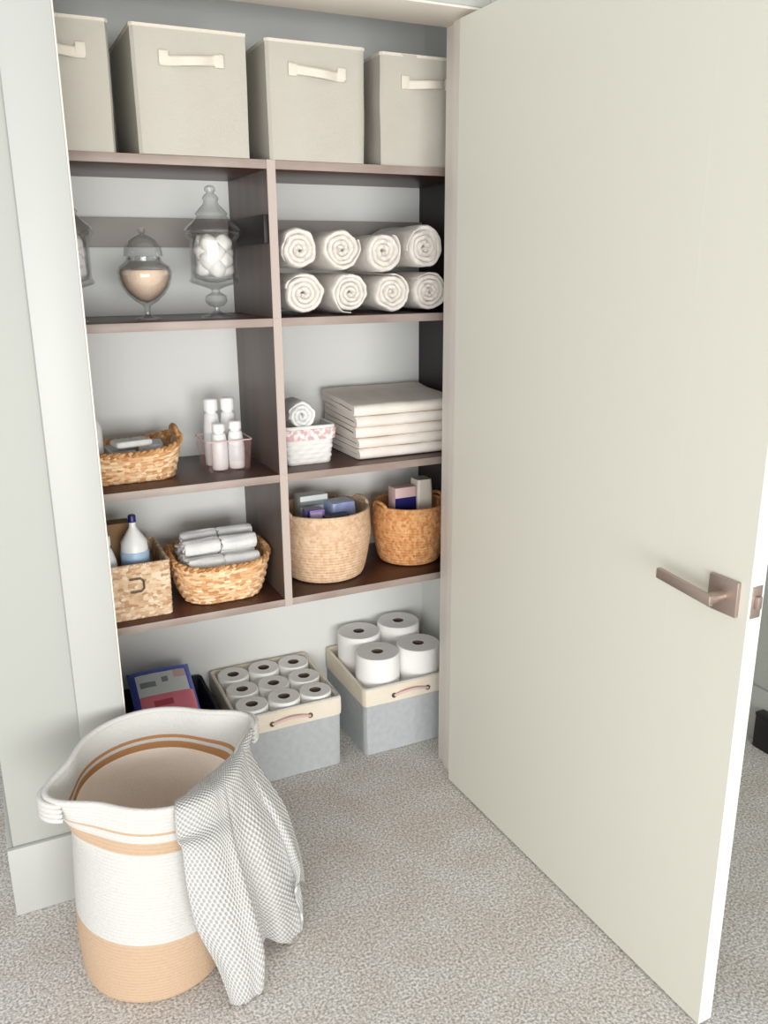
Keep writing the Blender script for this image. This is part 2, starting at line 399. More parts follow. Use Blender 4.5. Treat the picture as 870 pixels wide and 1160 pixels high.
# ------------------------------------------------------------------ top-shelf fabric cubes
def cube_bin(name, w, d, h, wob, seed, label, loc, rz=0):
    t = empty(name, loc, rz); tag(t, label, 'storage bin', 'cream fabric bins on the top shelf')
    n = 96; ol = lambda ins: rrect(w / 2 - ins, d / 2 - ins, 0.007, n)
    lv = [(k / 16, h * k / 16, 0.985 + 0.015 * k / 16) for k in range(17)]
    obj('body', shell(ol, lv, n, 0.005, wob=wob, seed=seed), M['linen'], t)
    # hem band
    ol2 = lambda ins: rrect(w / 2 + 0.0016 - ins, d / 2 + 0.0016 - ins, 0.008, n)
    bm = bmesh.new(); A = []
    for ins, z in ((0, h - .006), (0, h + .001), (0.007, h + .001), (0.007, h - .006)):
        A.append([bm.verts.new((x * (1 + wob * 0), y, z)) for x, y in ol2(ins)])
    for a in range(4):
        for i in range(n): bm.faces.new((A[a][i], A[a][(i + 1) % n], A[(a + 1) % 4][(i + 1) % n], A[(a + 1) % 4][i]))
    obj('hem', bm, M['strap'], t)
    # strap handle: two stitched ends and a bowed middle
    pts = []
    N = 28; hw = 0.074
    top = []; P = []
    for r in range(5):
        row = []
        for i in range(N + 1):
            u = i / N; x = -hw + 2 * hw * u
            bow = 0.017 * max(0, sin(pi * (u - .16) / .68)) if .16 < u < .84 else 0
            sag = -0.006 * sin(pi * u) + 0.004 * (0.5 - u) * (1 if seed % 2 else -1) * 3
            row.append(Vector((x, -d / 2 - 0.0035 - bow, h * 0.76 + sag + (r / 4 - .5) * (0.024 - 0.004 * sin(pi * u)))))
        P.append(row)
    hbm = gridmesh(P)
    hd = obj('handle', hbm, M['strap'], t); md = hd.modifiers.new('s', 'SOLIDIFY'); md.thickness = 0.004; md.offset = 0
    for sx in (-1, 1):
        st = obj('stitch_patch', nbox(sx * .064 - .011, sx * .064 + .011, -d / 2 - .0068, -d / 2 - .001, h * .76 - .0135, h * .76 + .0135, .0015), M['strap'], hd)
    return t
zt = ZS[0] + .0005
cube_bin('fabric_bin', 0.252, 0.30, 0.272, .003, 1, 'cream fabric bin at the left end of the top shelf, half behind the door casing', (0.226, 2.30, zt))
cube_bin('fabric_bin', 0.268, 0.30, 0.270, .001, 2, 'smooth cream fabric bin, second from the left on the top shelf', (0.5325, 2.294, zt))
cube_bin('fabric_bin', 0.258, 0.30, 0.268, .002, 3, 'cream fabric bin on the top shelf right above the divider, handle tilting down', (0.842, 2.296, zt))
cube_bin('fabric_bin', 0.262, 0.29, 0.266, .008, 4, 'creased cream fabric bin at the right end of the top shelf beside the door', (1.150, 2.297, zt), math.radians(0))

# ------------------------------------------------------------------ rolled towels
def rolled(R, L, turns, seed, m, nseg=18, gap=0.07, sq=1.0):
    bm = bmesh.new(); rnd = random.Random(seed)
    t = R / turns; N = int(turns * 36); ph = rnd.uniform(0, 6.28)
    prev = None
    S = []
    for i in range(N + 1):
        a = i / 36 * 2 * pi
        rc = max(0.0015, R * (i / N)) - t / 2
        rc = 0.002 + (R - t / 2) * (i / N) ** 0.92
        wv = 1 + 0.10 * noise.noise(Vector((cos(a) * 1.4 + seed, sin(a) * 1.4, i * .012))) * min(1, i / N * 1.5 + .3) - .03
        w = t * (1 - gap) / 2
        if i > N - 10: w *= max(0.35, (N - i) / 10)
        S.append(((rc - w) * wv, (rc + w) * wv, a + ph))
    ys = [0, .006] + [L * k / nseg for k in range(1, nseg)] + [L - .006, L]
    rows = []
    for k, y in enumerate(ys):
        e = 0.5 if k in (0, len(ys) - 1) else 1.0
        row = []
        for (ri, ro, a) in S:
            mid = (ri + ro) / 2; hw = (ro - ri) / 2 * (0.55 if e < 1 else 1)
            o = 0.004 * noise.noise(Vector((cos(a) * 3, sin(a) * 3 + seed, y * 12)))
            yo = y + (0.010 * noise.noise(Vector((a * 1.3, seed * 2.1, 0))) if k < 2 else 0)
            ri2, ro2 = mid - hw, mid + hw + o * (mid / R)
            row.append((bm.verts.new((ri2 * cos(a), yo, ri2 * sin(a) * sq)), bm.verts.new((ro2 * cos(a), yo, ro2 * sin(a) * sq))))
        rows.append(row)
    for k in range(len(ys) - 1):
        A, B = rows[k], rows[k + 1]
        for i in range(N):
            bm.faces.new((A[i][1], A[i + 1][1], B[i + 1][1], B[i][1]))
            bm.faces.new((A[i][0], B[i][0], B[i + 1][0], A[i + 1][0]))
        bm.faces.new((A[N][0], B[N][0], B[N][1], A[N][1])); bm.faces.new((A[0][0], A[0][1], B[0][1], B[0][0]))
    for i in range(N):
        bm.faces.new((rows[0][i][0], rows[0][i + 1][0], rows[0][i + 1][1], rows[0][i][1]))
        bm.faces.new((rows[-1][i][0], rows[-1][i][1], rows[-1][i + 1][1], rows[-1][i + 1][0]))
    return bm
order = ['against the divider', 'second from the divider', 'third from the divider', 'at the right end beside the door']
bot = [(0.800, 0.0625, 0.90), (0.934, 0.0590, .95), (1.059, 0.0575, .97), (1.180, 0.0590, .95)]
top = [(0.792, 1.545, 0.0555), (0.905, 1.542, 0.0575), (1.022, 1.532, 0.0575), (1.146, 1.552, 0.0625)]
G = 'white towels rolled up on the upper right shelf'
for k, (x, r, s) in enumerate(bot):
    o = obj('rolled_towel', rolled(r, 0.27, 4.0 + .3 * (k % 2), 11 + k, None, sq=s), M['terry'])
    o.location = (x, 2.168 + .004 * k, 1.3735 + r * s + .001)
    tag(o, 'white towel rolled up, bottom row, ' + order[k], 'towel', G)
for k, (x, z, r) in enumerate(top):
    o = obj('rolled_towel', rolled(r, 0.27, 3.6 + .4 * (k % 2), 31 + k, None), M['terry'])
    x = [0.792, 0.911, 1.033, 1.160][k]; z = [1.5425, 1.5435, 1.5385, 1.5490][k]; rr = 1
    o.location = (x, 2.172 - .004 * (k == 2), z)
    tag(o, 'white towel rolled up, top row, ' + order[k], 'towel', G)

# ------------------------------------------------------------------ glass jars
def px(z0, s, prof): return [(r * s, z0 + z) for r, z in prof]
def tall_jar(loc, label):
    t = empty('apothecary_jar', loc); tag(t, label, 'glass jar', 'glass apothecary jars on the upper left shelf')
    s = .00222
    pr = [(0, 0), (19, 0), (18, 1.5), (8, 5), (3.5, 8), (3.5, 12), (9, 14), (13, 19), (12, 25), (5, 29), (4.5, 32), (12, 35), (22, 38), (28, 40), (30, 42), (28.5, 44.5), (27, 48), (27, 86), (28, 89), (31, 92), (32, 95), (30, 97), (28.5, 96), (29, 93), (26, 89), (25.3, 86), (25.3, 50), (23, 45), (12, 41), (0, 39)]
    bm = bmesh.new(); lathe(bm, [(r * s, z * s) for r, z in pr], 48); obj('body', bm, M['glass'], t)
    pl = [(0, 98), (29, 98), (33, 100), (31, 103), (26, 107), (20, 112), (17, 116), (18.5, 119), (14, 124), (9, 129), (8, 132), (9.5, 135), (7, 139), (4, 141), (6.5, 144), (6, 147), (3, 149), (0, 149.5)]
    bm = bmesh.new(); lathe(bm, [(r * s, (z - 2) * s) for r, z in pl], 48); obj('lid', bm, M['glass'], t)
    return t
J1 = (0.588, 2.262, ZS[1] + .0005)
tall_jar(J1, 'tall clear glass apothecary jar full of cotton balls, nearest the divider')
J3 = (0.222, 2.266, ZS[1] + .0005)
tall_jar(J3, 'clear glass jar at the left end of the shelf, mostly hidden by the door casing')
def cotton(x, y, z, r, seed, label, group):
    bm = bmesh.new(); bmesh.ops.create_icosphere(bm, subdivisions=3, radius=r)
    for v in bm.verts: v.co *= 1 + .16 * noise.noise(v.co * 60 + Vector((seed, 0, 0)))
    o = obj('cotton_ball', bm, M['cotton']); o.location = (x, y, z); tag(o, label, 'cotton ball', group)
for J, nl, lab in ((J1, 4, 'white cotton ball inside the tall glass jar nearest the divider'), (J3, 4, 'white cotton ball inside the glass jar beside the door casing')):
    k = 0
    for l in range(nl):
        for a in range(4):
            an = a * pi / 2 + l * .8; k += 1
            cotton(J[0] + .0285 * cos(an), J[1] + .0285 * sin(an), J[2] + .1245 + .0205 * l, .0226, k * 3.1, lab, 'cotton balls in the ' + ('tall jar' if J is J1 else 'left jar'))
# footed jar of peach bath salt
t = empty('footed_jar', (0.412, 2.278, ZS[1] + .0005)); tag(t, 'small footed glass jar half filled with peach bath salt', 'glass jar', 'glass apothecary jars on the upper left shelf')
s = .00222
pr = [(0, 0), (15, 0), (14, 1.5), (6, 3.5), (3.2, 6), (3, 12), (5, 16), (12, 20), (21, 28), (27, 37), (30, 46), (30.5, 53), (28, 59), (22, 63), (19.5, 66), (19.5, 69), (18, 69), (18, 65), (26, 58.5), (28.6, 52), (28, 46), (25, 37.5), (19, 29), (10, 22), (0, 18)]
bm = bmesh.new(); lathe(bm, [(r * s, z * s) for r, z in pr], 48); obj('body', bm, M['glass'], t)
pl = [(0, 66), (17.5, 66), (17.8, 69.6), (22, 70), (21.5, 72), (20.5, 80), (17, 88), (11, 93), (6, 95), (3, 96.5), (5, 99), (4.5, 102), (0, 103.5)]
pl = [(r, z if z < 69 else z - .0) for r, z in pl]
bm = bmesh.new(); lathe(bm, [(r * s, z * s * .93 + 4.9 * s) for r, z in pl], 48); obj('lid', bm, M['glass'], t)
pr = [(0, 19.5), (9.5, 23), (18.4, 29.8), (24.4, 38), (27.2, 46), (27.8, 51), (27.2, 54.5), (20, 55.5), (10, 56), (0, 56.4)]
bm = bmesh.new(); lathe(bm, [(r * s, z * s) for r, z in pr], 48)
o = obj('bath_salt', bm, M['salt']); o.location = (0.412, 2.278, ZS[1] + .0005); tag(o, 'peach bath salt filling the footed glass jar', 'bath salt', kind='stuff')

# ------------------------------------------------------------------ wicker baskets
def wicker(name, hx, hy, rad, h, bot, top, n, rows, amp, m, mr, zf=None, rim_r=0.006, sub=3, loc=(0, 0, 0), rz=0, label='', cat='basket', group=None, thick=0.006, expo=1.0, braid=True, uvs=None):
    t = empty(name, loc, rz); tag(t, label, cat, group)
    nn = n * sub; R = rows * sub
    ol = lambda ins: rrect(hx - ins, hy - ins, rad, nn)
    lv = [(k / R, h * k / R, bot + (top - bot) * (k / R) ** expo) for k in range(R + 1)]
    def dp(i, j):
        a = cos(pi * (i / sub)); b = abs(sin(pi * (j / sub)))
        q = int(j // sub)
        return amp * (b * (0.55 + 0.45 * a * (1 if q % 2 == 0 else -1)))
    obj('body', shell(ol, lv, nn, thick, zf=zf, disp=dp, uvs=(1 / (2 * sub), 1 / sub) if uvs is None else uvs), m, t)
    bm = bmesh.new(); uvl = bm.loops.layers.uv.new('UV')
    base = [(x * top, y * top) for x, y in rrect(hx, hy, rad, 160)]
    strands = (0, pi) if braid else (0,)
    for ph in strands:
        pts = []
        for i, (x, y) in enumerate(base):
            L = sqrt(x * x + y * y); w = i / 160 * 2 * pi * 26 + ph
            k = 1 + (cos(w) * rim_r * .5 - thick * .4) / L if braid else 1 - thick * .5 / L
            pts.append((x * k, y * k, h + (sin(w) * rim_r * .5 if braid else 0) + (zf(math.atan2(y, x), 1) if zf else 0)))
        tube(bm, pts, rim_r * (.62 if braid else 1), 8, closed=True, uvl=uvl)
    obj('rim', bm, mr, t)
    return t
def handle_arch(t, x, y, z, w, hgt, r, m, axis='y', name='handle', lean=0.0):
    bm = bmesh.new(); uvl = bm.loops.layers.uv.new('UV'); pts = []
    for i in range(17):
        a = pi * i / 16; p = -cos(a) * w / 2; q = sin(a) * hgt
        pts.append((x + lean * q, y + p, z + q) if axis == 'y' else (x + p, y + lean * q, z + q))
    tube(bm, pts, r, 8, uvl=uvl); return obj(name, bm, m, t)

# shallow basket, middle shelf left
zf1 = lambda a, t: 0.030 * t * abs(cos(a)) ** 4 * 1.0
b1 = wicker('wicker_basket', .152, .105, .07, .078, .84, 1.0, 52, 9, .005, M['wicker'], M['wickerdark'], zf=zf1, rim_r=.008, loc=(.322, 2.325, ZS[2] + .0005),
            label='shallow honey wicker basket of grey packs on the middle left shelf')
handle_arch(b1, .143, 0, .105, .10, .022, .006, M['wickerdark'])
handle_arch(b1, -.143, 0, .105, .10, .022, .006, M['wickerdark'])
def soft_pack(name, w, d, h, loc, rz, m, label, cat, group=None, rx=0, mats=None, puff=0.004):
    bm = bmesh.new(); n = 14
    ol = rrect(w / 2, d / 2, .008, 48)
    P = []
    for k in range(9):
        f = k / 8; z = h * f; s = 1 - .10 * (abs(f - .5) * 2) ** 4
        P.append([bm.verts.new((x * s, y * s, z)) for x, y in ol])
    for a in range(8):
        for i in range(48): bm.faces.new((P[a][i], P[a][(i + 1) % 48], P[a + 1][(i + 1) % 48], P[a + 1][i]))
    bm.faces.new(P[0]); bm.faces.new(P[-1])
    o = obj(name, bm, m); o.location = loc; o.rotation_euler = (rx, 0, rz); tag(o, label, cat, group); return o
soft_pack('soft_pack', .075, .10, .07, (.317, 2.325, ZS[2] + .009), .05, M['greypack'], 'grey-white soft pack lying in the left of the shallow wicker basket', 'pack')
soft_pack('soft_pack', .072, .09, .078, (.397, 2.33, ZS[2] + .009), -.1, M['greypack'], 'light grey soft pack lying beside the raised right end of the shallow basket', 'pack')
soft_pack('folded_cloth', .10, .06, .016, (.345, 2.30, ZS[2] + .0885), .2, M['terry2'], 'small folded white cloth lying on the grey packs in the shallow basket', 'cloth')

def bottle(name, r, h, neck, caph, loc, label, group=None, m='plastic_w', cm='plastic_cap', capr=None, lab=None, cone=0.0, pump=False):
    t = empty(name, loc); tag(t, label, 'bottle', group)
    capr = capr or neck * 1.15; hb = h - caph
    bm = bmesh.new()
    lathe(bm, [(0, 0), (r * .92, 0), (r, .004), (r, hb * (.7 - cone)), (r * .93, hb * .78), (neck * 1.3, hb * .93), (neck, hb * .96), (neck, hb), (0, hb)], 32)
    obj('bottle_body', bm, M[m], t)
    bm = bmesh.new(); lathe(bm, [(0, hb + .0005), (capr, hb + .0005), (capr, h - .003), (capr * .85, h), (0, h)], 24); obj('cap', bm, M[cm], t)
    if lab:
        bm = bmesh.new(); z0, z1 = lab[1] * hb, lab[2] * hb
        lathe(bm, [(r + .0006, z0), (r + .0012, z0 + .001), (r + .0012, z1 - .001), (r + .0006, z1)], 32); obj('bottle_label', bm, M[lab[0]], t)
    return t
bottle('bottle', .032, .205, .012, .03, (.243, 2.315, ZS[2] + .009), 'white bottle at the left end of the shallow basket, partly behind the door casing', None)
# clear pink tray with four white bottles
def pink_bin():
    t = empty('plastic_bin', (.597, 2.3115, ZS[2] + .0005)); tag(t, 'translucent pink plastic bin holding four white bottles', 'bin')
    n = 64; ol = lambda ins: rrect(.066 - ins, .066 - ins, .01, n)
    lv = [(k / 8, .085 * k / 8, .9 + .1 * k / 8) for k in range(9)]
    obj('body', shell(ol, lv, n, .0022), M['pinkclear'], t)
    bm = bmesh.new(); tube(bm, [(x, y, .0855) for x, y in rrect(.065, .065, .01, 64)], .0018, 8, closed=True); obj('rim', bm, M['pinkpale'], t)
pink_bin()
zb = ZS[2] + .0035
GB = 'white bottles in the pink bin'
bottle('bottle', .0228, .188, .0150, .034, (.574, 2.344, zb), 'tall white bottle at the back left of the pink bin', GB, capr=.0195, lab=('printwhite', .15, .6))
bottle('bottle', .0228, .188, .0150, .034, (.6225, 2.344, zb), 'tall white bottle at the back right of the pink bin', GB, capr=.0195, lab=('printwhite', .15, .6))
bottle('bottle', .0222, .128, .014, .022, (.576, 2.279, zb), 'shorter white bottle at the front left of the pink bin', GB, capr=.0175)
bottle('bottle', .0222, .132, .014, .022, (.623, 2.279, zb), 'shorter white bottle at the front right of the pink bin', GB, capr=.0175, lab=('printwhite', .2, .6))

# small white and pink basket, middle shelf right
b2 = wicker('woven_basket', .077, .062, .018, .108, .84, 1.0, 26, 8, .004, M['whiteweave'], M['whiteweave'], rim_r=.004, loc=(.825, 2.285, ZS[2] + .0005),
            label='small white woven basket with a pink ribbon band on the middle right shelf', braid=False, thick=.004)
n = 120
def band(t, hx, hy, rad, z0, z1, s0, s1, m, name):
    bm = bmesh.new(); A = []
    for ins, z, s in ((0, z0, s0), (0, z1, s1), (.002, z1, s1), (.002, z0, s0)):
        A.append([bm.verts.new((x * s, y * s, z)) for x, y in rrect(hx - ins, hy - ins, rad, n)])
    for a in range(4):
        for i in range(n): bm.faces.new((A[a][i], A[a][(i + 1) % n], A[(a + 1) % 4][(i + 1) % n], A[(a + 1) % 4][i]))
    return obj(name, bm, m, t)
band(b2, .083, .068, .02, .072, .102, .94, .99, M['pinkweave'], 'ribbon_band')
o = obj('rolled_cloth', rolled(.046, .10, 3.2, 71, None, 8), M['terry2']); o.location = (.805, 2.232, ZS[2] + .108 + .032); tag(o, 'white rolled cloth standing out of the small white and pink basket', 'cloth')

# folded towel stack
def folded(w, d, th, seed, slope):
    prof = []; t = th / 2 - .0012
    # closed section in (y,z): U fold with the bend at the front
    def arc(cy, cz, r, a0, a1, k): return [(cy + r * cos(a0 + (a1 - a0) * i / k), cz + r * sin(a0 + (a1 - a0) * i / k)) for i in range(k + 1)]
    R = th / 2; g = .0012
    outer = [(d, th), (d * .7, th), (d * .4, th), (R * 1.5, th)] + arc(R, R, R, pi / 2, 3 * pi / 2, 10) + [(R * 1.5, 0), (d * .4, 0), (d * .7, 0), (d, 0)]
    inner = [(d, R - g), (d * .7, R - g), (d * .4, R - g), (R * 1.3, R - g)] + [(R * 1.1, R)] + [(R * 1.3, R + g), (d * .4, R + g), (d * .7, R + g), (d, R + g)]
    prof = outer + inner
    bm = bmesh.new(); N = 26; rows = []
    for k in range(N + 1):
        x = w * k / N; row = []
        for (y, z) in prof:
            e = noise.noise(Vector((x * 7, y * 7, seed))) * .0022 + noise.noise(Vector((x * 25, y * 25, seed + 5))) * .0012
            edge = .92 if k in (0, N) else 1
            zc = th / 2 + (z - th / 2) * edge
            yy = y + noise.noise(Vector((x * 6, z * 40, seed + 9))) * .0035
            xx = x + (noise.noise(Vector((seed * 3.3, y * 14, z * 30))) * .006 if k in (0, N) else 0)
            row.append(bm.verts.new((xx, yy, zc * (1 + slope * min(y, .25) / .25) + e * (z > R))))
        rows.append(row)
    L = len(prof)
    for k in range(N):
        for i in range(L): bm.faces.new((rows[k][i], rows[k][(i + 1) % L], rows[k + 1][(i + 1) % L], rows[k + 1][i]))
    bm.faces.new(rows[0]); bm.faces.new(rows[-1])
    return bm
z = ZS[2] + .001; names = ['bottom of the stack on the dark shelf', 'second from the bottom of the stack', 'in the middle of the stack', 'second from the top of the stack', 'topmost of the stack']
acc = 0.0
ths = [.031, .029, .030, .031, .032]
for k in range(5):
    sl = .14
    o = obj('folded_towel', folded(.335 - .006 * (k % 2), .25, ths[k], 5 + k * 3.7, sl), M['sheet'])
    o.location = (.966 - .003 * k + .003 * (k % 2), 2.205 + .003 * (k % 3), z + acc)
    # each one lies on the slope of those below
    for v in o.data.vertices: v.co.z += acc * sl * min(max(v.co.y, 0), .25) / .25
    acc += ths[k] + .0012
    tag(o, 'white folded towel, ' + names[k], 'towel', 'white folded towels stacked on the middle right shelf')

# seagrass box, lower left
b3 = wicker('seagrass_box', .140, .115, .012, .150, .985, 1.0, 74, 20, .0028, M['seagrass'], M['seagrass'], rim_r=.005, loc=(.2605, 2.305, ZS[3] + .0005),
            label='square light seagrass storage box beside the door casing on the lower left shelf', cat='box', braid=False)
bm = bmesh.new()
tube(bm, [(.030, -.1195, .115), (.058, -.1215, .116), (.066, -.123, .108), (.066, -.123, .088), (.058, -.1225, .080), (.030, -.1215, .080)], .0028, 8); obj('handle', bm, M['metal'], b3)['label'] = 'dark metal pull'
bottle('spray_bottle', .037, .262, .009, .020, (.322, 2.262, ZS[3] + .009), 'white bottle with a blue cap and blue label standing in the seagrass box', None, cm='navy', capr=.0105, lab=('bluelabel', .52, .68), cone=.05)
bottle('bottle', .026, .215, .012, .026, (.247, 2.255, ZS[3] + .009), 'white bottle in the seagrass box, cut off by the door casing', None, lab=('printgrey', .5, .65))
def carton(name, w, d, h, loc, rz, m, label, cat='carton', group=None, strips=(), tilt=0, face=None):
    t = empty(name, loc, rz); tag(t, label, cat, group); t.rotation_euler = (tilt, 0, rz)
    obj('carton_body', nbox(-w / 2, w / 2, -d / 2, d / 2, 0, h, .0015), m, t)
    for (x0, x1, z0, z1, mm) in strips:
        obj('print', nbox(-w / 2 + x0 * w - .0006, -w / 2 + x1 * w + .0006, -d / 2 - .0008, -d / 2 + .0004, z0 * h, z1 * h), mm, t, smooth=False)
    return t
carton('carton', .07, .05, .225, (.290, 2.345, ZS[3] + .009), 0, M['cardb'], 'brown cardboard carton standing behind the bottles in the seagrass box')

# oval wicker basket, lower left
zf2 = lambda a, t: 0.018 * t * abs(cos(a)) ** 4 + .010 * t * max(0, sin(a))
b4 = wicker('wicker_basket', .1375, .128, .085, .112, .74, 1.0, 50, 11, .0055, M['wicker'], M['wickerdark'], zf=zf2, rim_r=.008, loc=(.5555, 2.300, ZS[3] + .0005),
            label='honey wicker basket heaped with rolled white cloths on the lower left shelf', expo=.6)
k = 0
spots = [(-.050, -.066, .116, 0.03), (.052, -.068, .114, -.03), (-.056, -.014, .122, .03), (.052, -.016, .126, -.03), (-.054, .042, .132, .02), (.052, .040, .136, -.03), (0.0, .088, .140, .02), (-.050, -.030, .160, .03), (.055, -.030, .162, -.03), (-.046, .026, .172, .02), (.060, .026, .174, -.02)]
wn = ['front left', 'front right', 'middle left', 'middle right', 'back left', 'back right', 'rearmost against the back rim', 'top layer, front left', 'top layer, front right', 'top layer, back left', 'top layer, back right']
base_z = ZS[3]
for (dx, dy, dz, a), w in zip(spots, wn):
    k += 1
    bm = rolled(.0270, .100, 2.3, 90 + k, None, 6)
    o = obj('rolled_washcloth', bm, M['terry2']); o.rotation_euler = (0, 0, -pi / 2 + a)
    o.location = (.5555 + dx - .050, 2.300 + dy, base_z + dz * .93)
    tag(o, 'small rolled white washcloth in the wicker basket, ' + w, 'washcloth', 'rolled washcloths in the wicker basket')

# rope baskets, lower right
def rope_basket(name, rt, rb, h, loc, m, label, coils, hang=0):
    t = empty(name, loc); tag(t, label, 'basket', 'round woven baskets on the lower right shelf')
    n = 144; R = coils * 4
    ol = lambda ins: [((rt - ins) * cos(2 * pi * i / n), (rt - ins) * sin(2 * pi * i / n)) for i in range(n)]
    def sc(f):
        return (rb + (rt - rb) * min(1, f * 1.6) ** .55 - .012 * max(0, f - .7)) / rt if f > 0 else rb / rt * .93
    lv = [(k / R, h * k / R, sc(k / R) * (1 if k > 3 else .95 + .016 * k)) for k in range(R + 1)]
    def dp(i, j): return .0028 * abs(sin(pi * j / 4)) * (0.75 + .25 * cos(pi * i / 1.5 + (j // 4) * 1.2))
    obj('body', shell(ol, lv, n, .006, disp=dp, uvs=(1 / 3, 1 / 4)), m, t)
    bm = bmesh.new(); uvl = bm.loops.layers.uv.new('UV'); rr = rt * sc(1) - .003
    tube(bm, [(rr * cos(a * pi / 60), rr * sin(a * pi / 60), h) for a in range(120)], .0052, 8, closed=True, uvl=uvl); obj('rim', bm, m, t)
    for s in (-1, 1):
        bm = bmesh.new(); uvl = bm.loops.layers.uv.new('UV'); pts = []
        for i in range(15):
            a = pi * i / 14; an = (0.0 if s > 0 else pi) + .32 * -cos(a) + .12
            pts.append(((rr + .002) * cos(an), (rr + .002) * sin(an), h - .004 + .020 * sin(a)))
        tube(bm, pts, .0055, 8, uvl=uvl); obj('handle', bm, m, t)
    return t
rope_basket('rope_basket', .140, .108, .205, (.8915, 2.312, ZS[3] + .0005), M['jute'], 'large round pale jute basket beside the divider on the lower right shelf', 22)
rope_basket('rope_basket', .118, .090, .185, (1.185, 2.318, ZS[3] + .0005), M['jutedark'], 'smaller round honey-coloured basket beside the door on the lower right shelf', 20)
zb = ZS[3] + .009
carton('carton', .09, .05, .232, (.870, 2.360, zb), .03, M['printwhite'], 'white carton standing at the back of the pale jute basket', strips=[(.0, 1, .86, .93, M['printgrey'])])
carton('carton', .055, .04, .208, (.845, 2.275, zb), .05, M['lilac'], 'lilac carton standing at the front left of the pale jute basket', strips=[(.2, .85, .84, .97, M['lilacl']), (.0, .12, .0, 1, M['navy'])])
soft_pack('film_pack', .086, .07, .212, (.944, 2.315, zb), .12, M['sky'], 'pale blue film-wrapped pack standing right of the lilac carton', 'pack')
soft_pack('dark_pack', .085, .045, .190, (.905, 2.245, zb), .02, M['black'], 'black pack low in the front of the pale jute basket', 'pack')
carton('carton', .072, .05, .232, (1.160, 2.318, zb), .02, M['pinkpale'], 'pale pink and navy carton standing in the honey-coloured basket', strips=[(.0, 1, .55, .86, M['navy'])])
soft_pack('cream_pack', .055, .06, .25, (1.228, 2.318, zb), .0, M['cream'], 'tall cream pack standing right of the pink and navy carton', 'pack')

# ------------------------------------------------------------------ fabric bins on the closet floor
def floor_bin(loc, w, d, h, label, rz=0, fab='greyfab', hem='canvas'):
    t = empty('fabric_bin', loc, rz); tag(t, label, 'storage bin', 'grey fabric bins on the closet floor')
    n = 96; ol = lambda ins: rrect(w / 2 - ins, d / 2 - ins, .010, n)
    lv = [(k / 12, h * k / 12, .99 + .01 * k / 12) for k in range(13)]
    obj('body', shell(ol, lv, n, .005, wob=.002), M[fab], t)
    zfb = lambda y: .018 * (y / (d / 2))
    bm = bmesh.new(); A = []
    for ins, z in ((-.003, h - .062), (-.004, h - .03), (-.0035, h + .001), (.001, h + .004), (.0065, h + .001), (.0065, h - .05)):
        A.append([bm.verts.new((x, y, z + (zfb(y) * .35 if z > h - .04 else 0) + .0012 * noise.noise(Vector((x * 20, y * 20, z))))) for x, y in rrect(w / 2 - ins, d / 2 - ins, .011, n)])
    for a in range(5):
        for i in range(n): bm.faces.new((A[a][i], A[a][(i + 1) % n], A[a + 1][(i + 1) % n], A[a + 1][i]))
    obj('cuff', bm, M[hem], t)['label'] = 'cream canvas cuff'
    bm = bmesh.new(); tube(bm, [(-.06 + .12 * i / 12, -d / 2 - .008 - .007 * sin(pi * i / 12), h - .040 + .012 * sin(pi * i / 12)) for i in range(13)], .0042, 8)
    hd = obj('handle', bm, M['pinkpale'], t)
    for sx in (-1, 1):
        bm = bmesh.new(); lathe(bm, [(0, 0), (.008, 0), (.008, .003), (0, .004)], 16)
        g = obj('grommet', bm, M['metal'], t); g.rotation_euler = (pi / 2, 0, 0); g.location = (sx * .06, -d / 2 - .0045, h - .040)
    return t
floor_bin((.716, 2.336, .0015), .322, .318, .236, 'grey fabric bin with cream cuff full of nine small toilet rolls')
floor_bin((1.118, 2.336, .0015), .318, .318, .236, 'grey fabric bin with cream cuff holding four big paper rolls')
floor_bin((.372, 2.338, .0015), .300, .314, .232, 'dark-lined fabric bin holding the blue and pink pack', fab='darkfab', hem='darkfab')
def roll(name, R, h, hole, loc, label, cat, group):
    t = empty(name, loc); tag(t, label, cat, group)
    bm = bmesh.new(); prof = [(hole, 0), (R * .97, 0), (R, .004), (R, h - .004), (R * .96, h)]
    q = 7
    for i in range(1, q): 
        rr = R * .96 + (hole - R * .96) * i / q; prof.append((rr, h + (.0006 if i % 2 else -.0006)))
    prof += [(hole, h), (hole, 0)]
    lathe(bm, prof, 48); obj('paper', bm, M['paper'], t)
    bm = bmesh.new(); lathe(bm, [(hole, .0005), (hole, h - .001), (hole - .0018, h - .001), (hole - .0018, .0005)], 32); obj('core', bm, M['core'], t)
    return t
rw = ['back row', 'middle row', 'front row']; cn = ['left', 'centre', 'right']
for r in range(3):
    for c in range(3):
        roll('toilet_roll', .0495, .098, .0185, (.716 + (c - 1) * .1015, 2.336 - (r - 1) * .1005, .146 + (.006 if r == 0 else 0) + .002 * ((r + c) % 2)),
             'white toilet roll in the %s of the middle bin, %s' % (rw[r], cn[c]), 'toilet roll', 'toilet rolls in the middle floor bin')
o = obj('cardboard_insert', nbox(.716 - .14, .716 + .14, 2.19, 2.482, .010, .1445, .001), M['cardb']); tag(o, 'brown carton tray under the toilet rolls in the middle floor bin', 'tray')
for r in range(2):
    for c in range(2):
        roll('paper_towel_roll', .0715, .215, .019, (1.118 + (c - .5) * .1475, 2.339 - (r - .5) * .1475, .098 + (0, .012)[r == 0] + (0.010 if (r, c) == (0, 1) else 0)),
             'big white paper roll at the %s %s of the right-hand floor bin' % (('back', 'front')[r], ('left', 'right')[c]), 'paper roll', 'big paper rolls in the right floor bin')
o = obj('cardboard_insert', nbox(1.118 - .14, 1.118 + .14, 2.19, 2.482, .010, .0965, .001), M['cardb']); tag(o, 'brown carton tray under the big paper rolls in the right floor bin', 'tray')
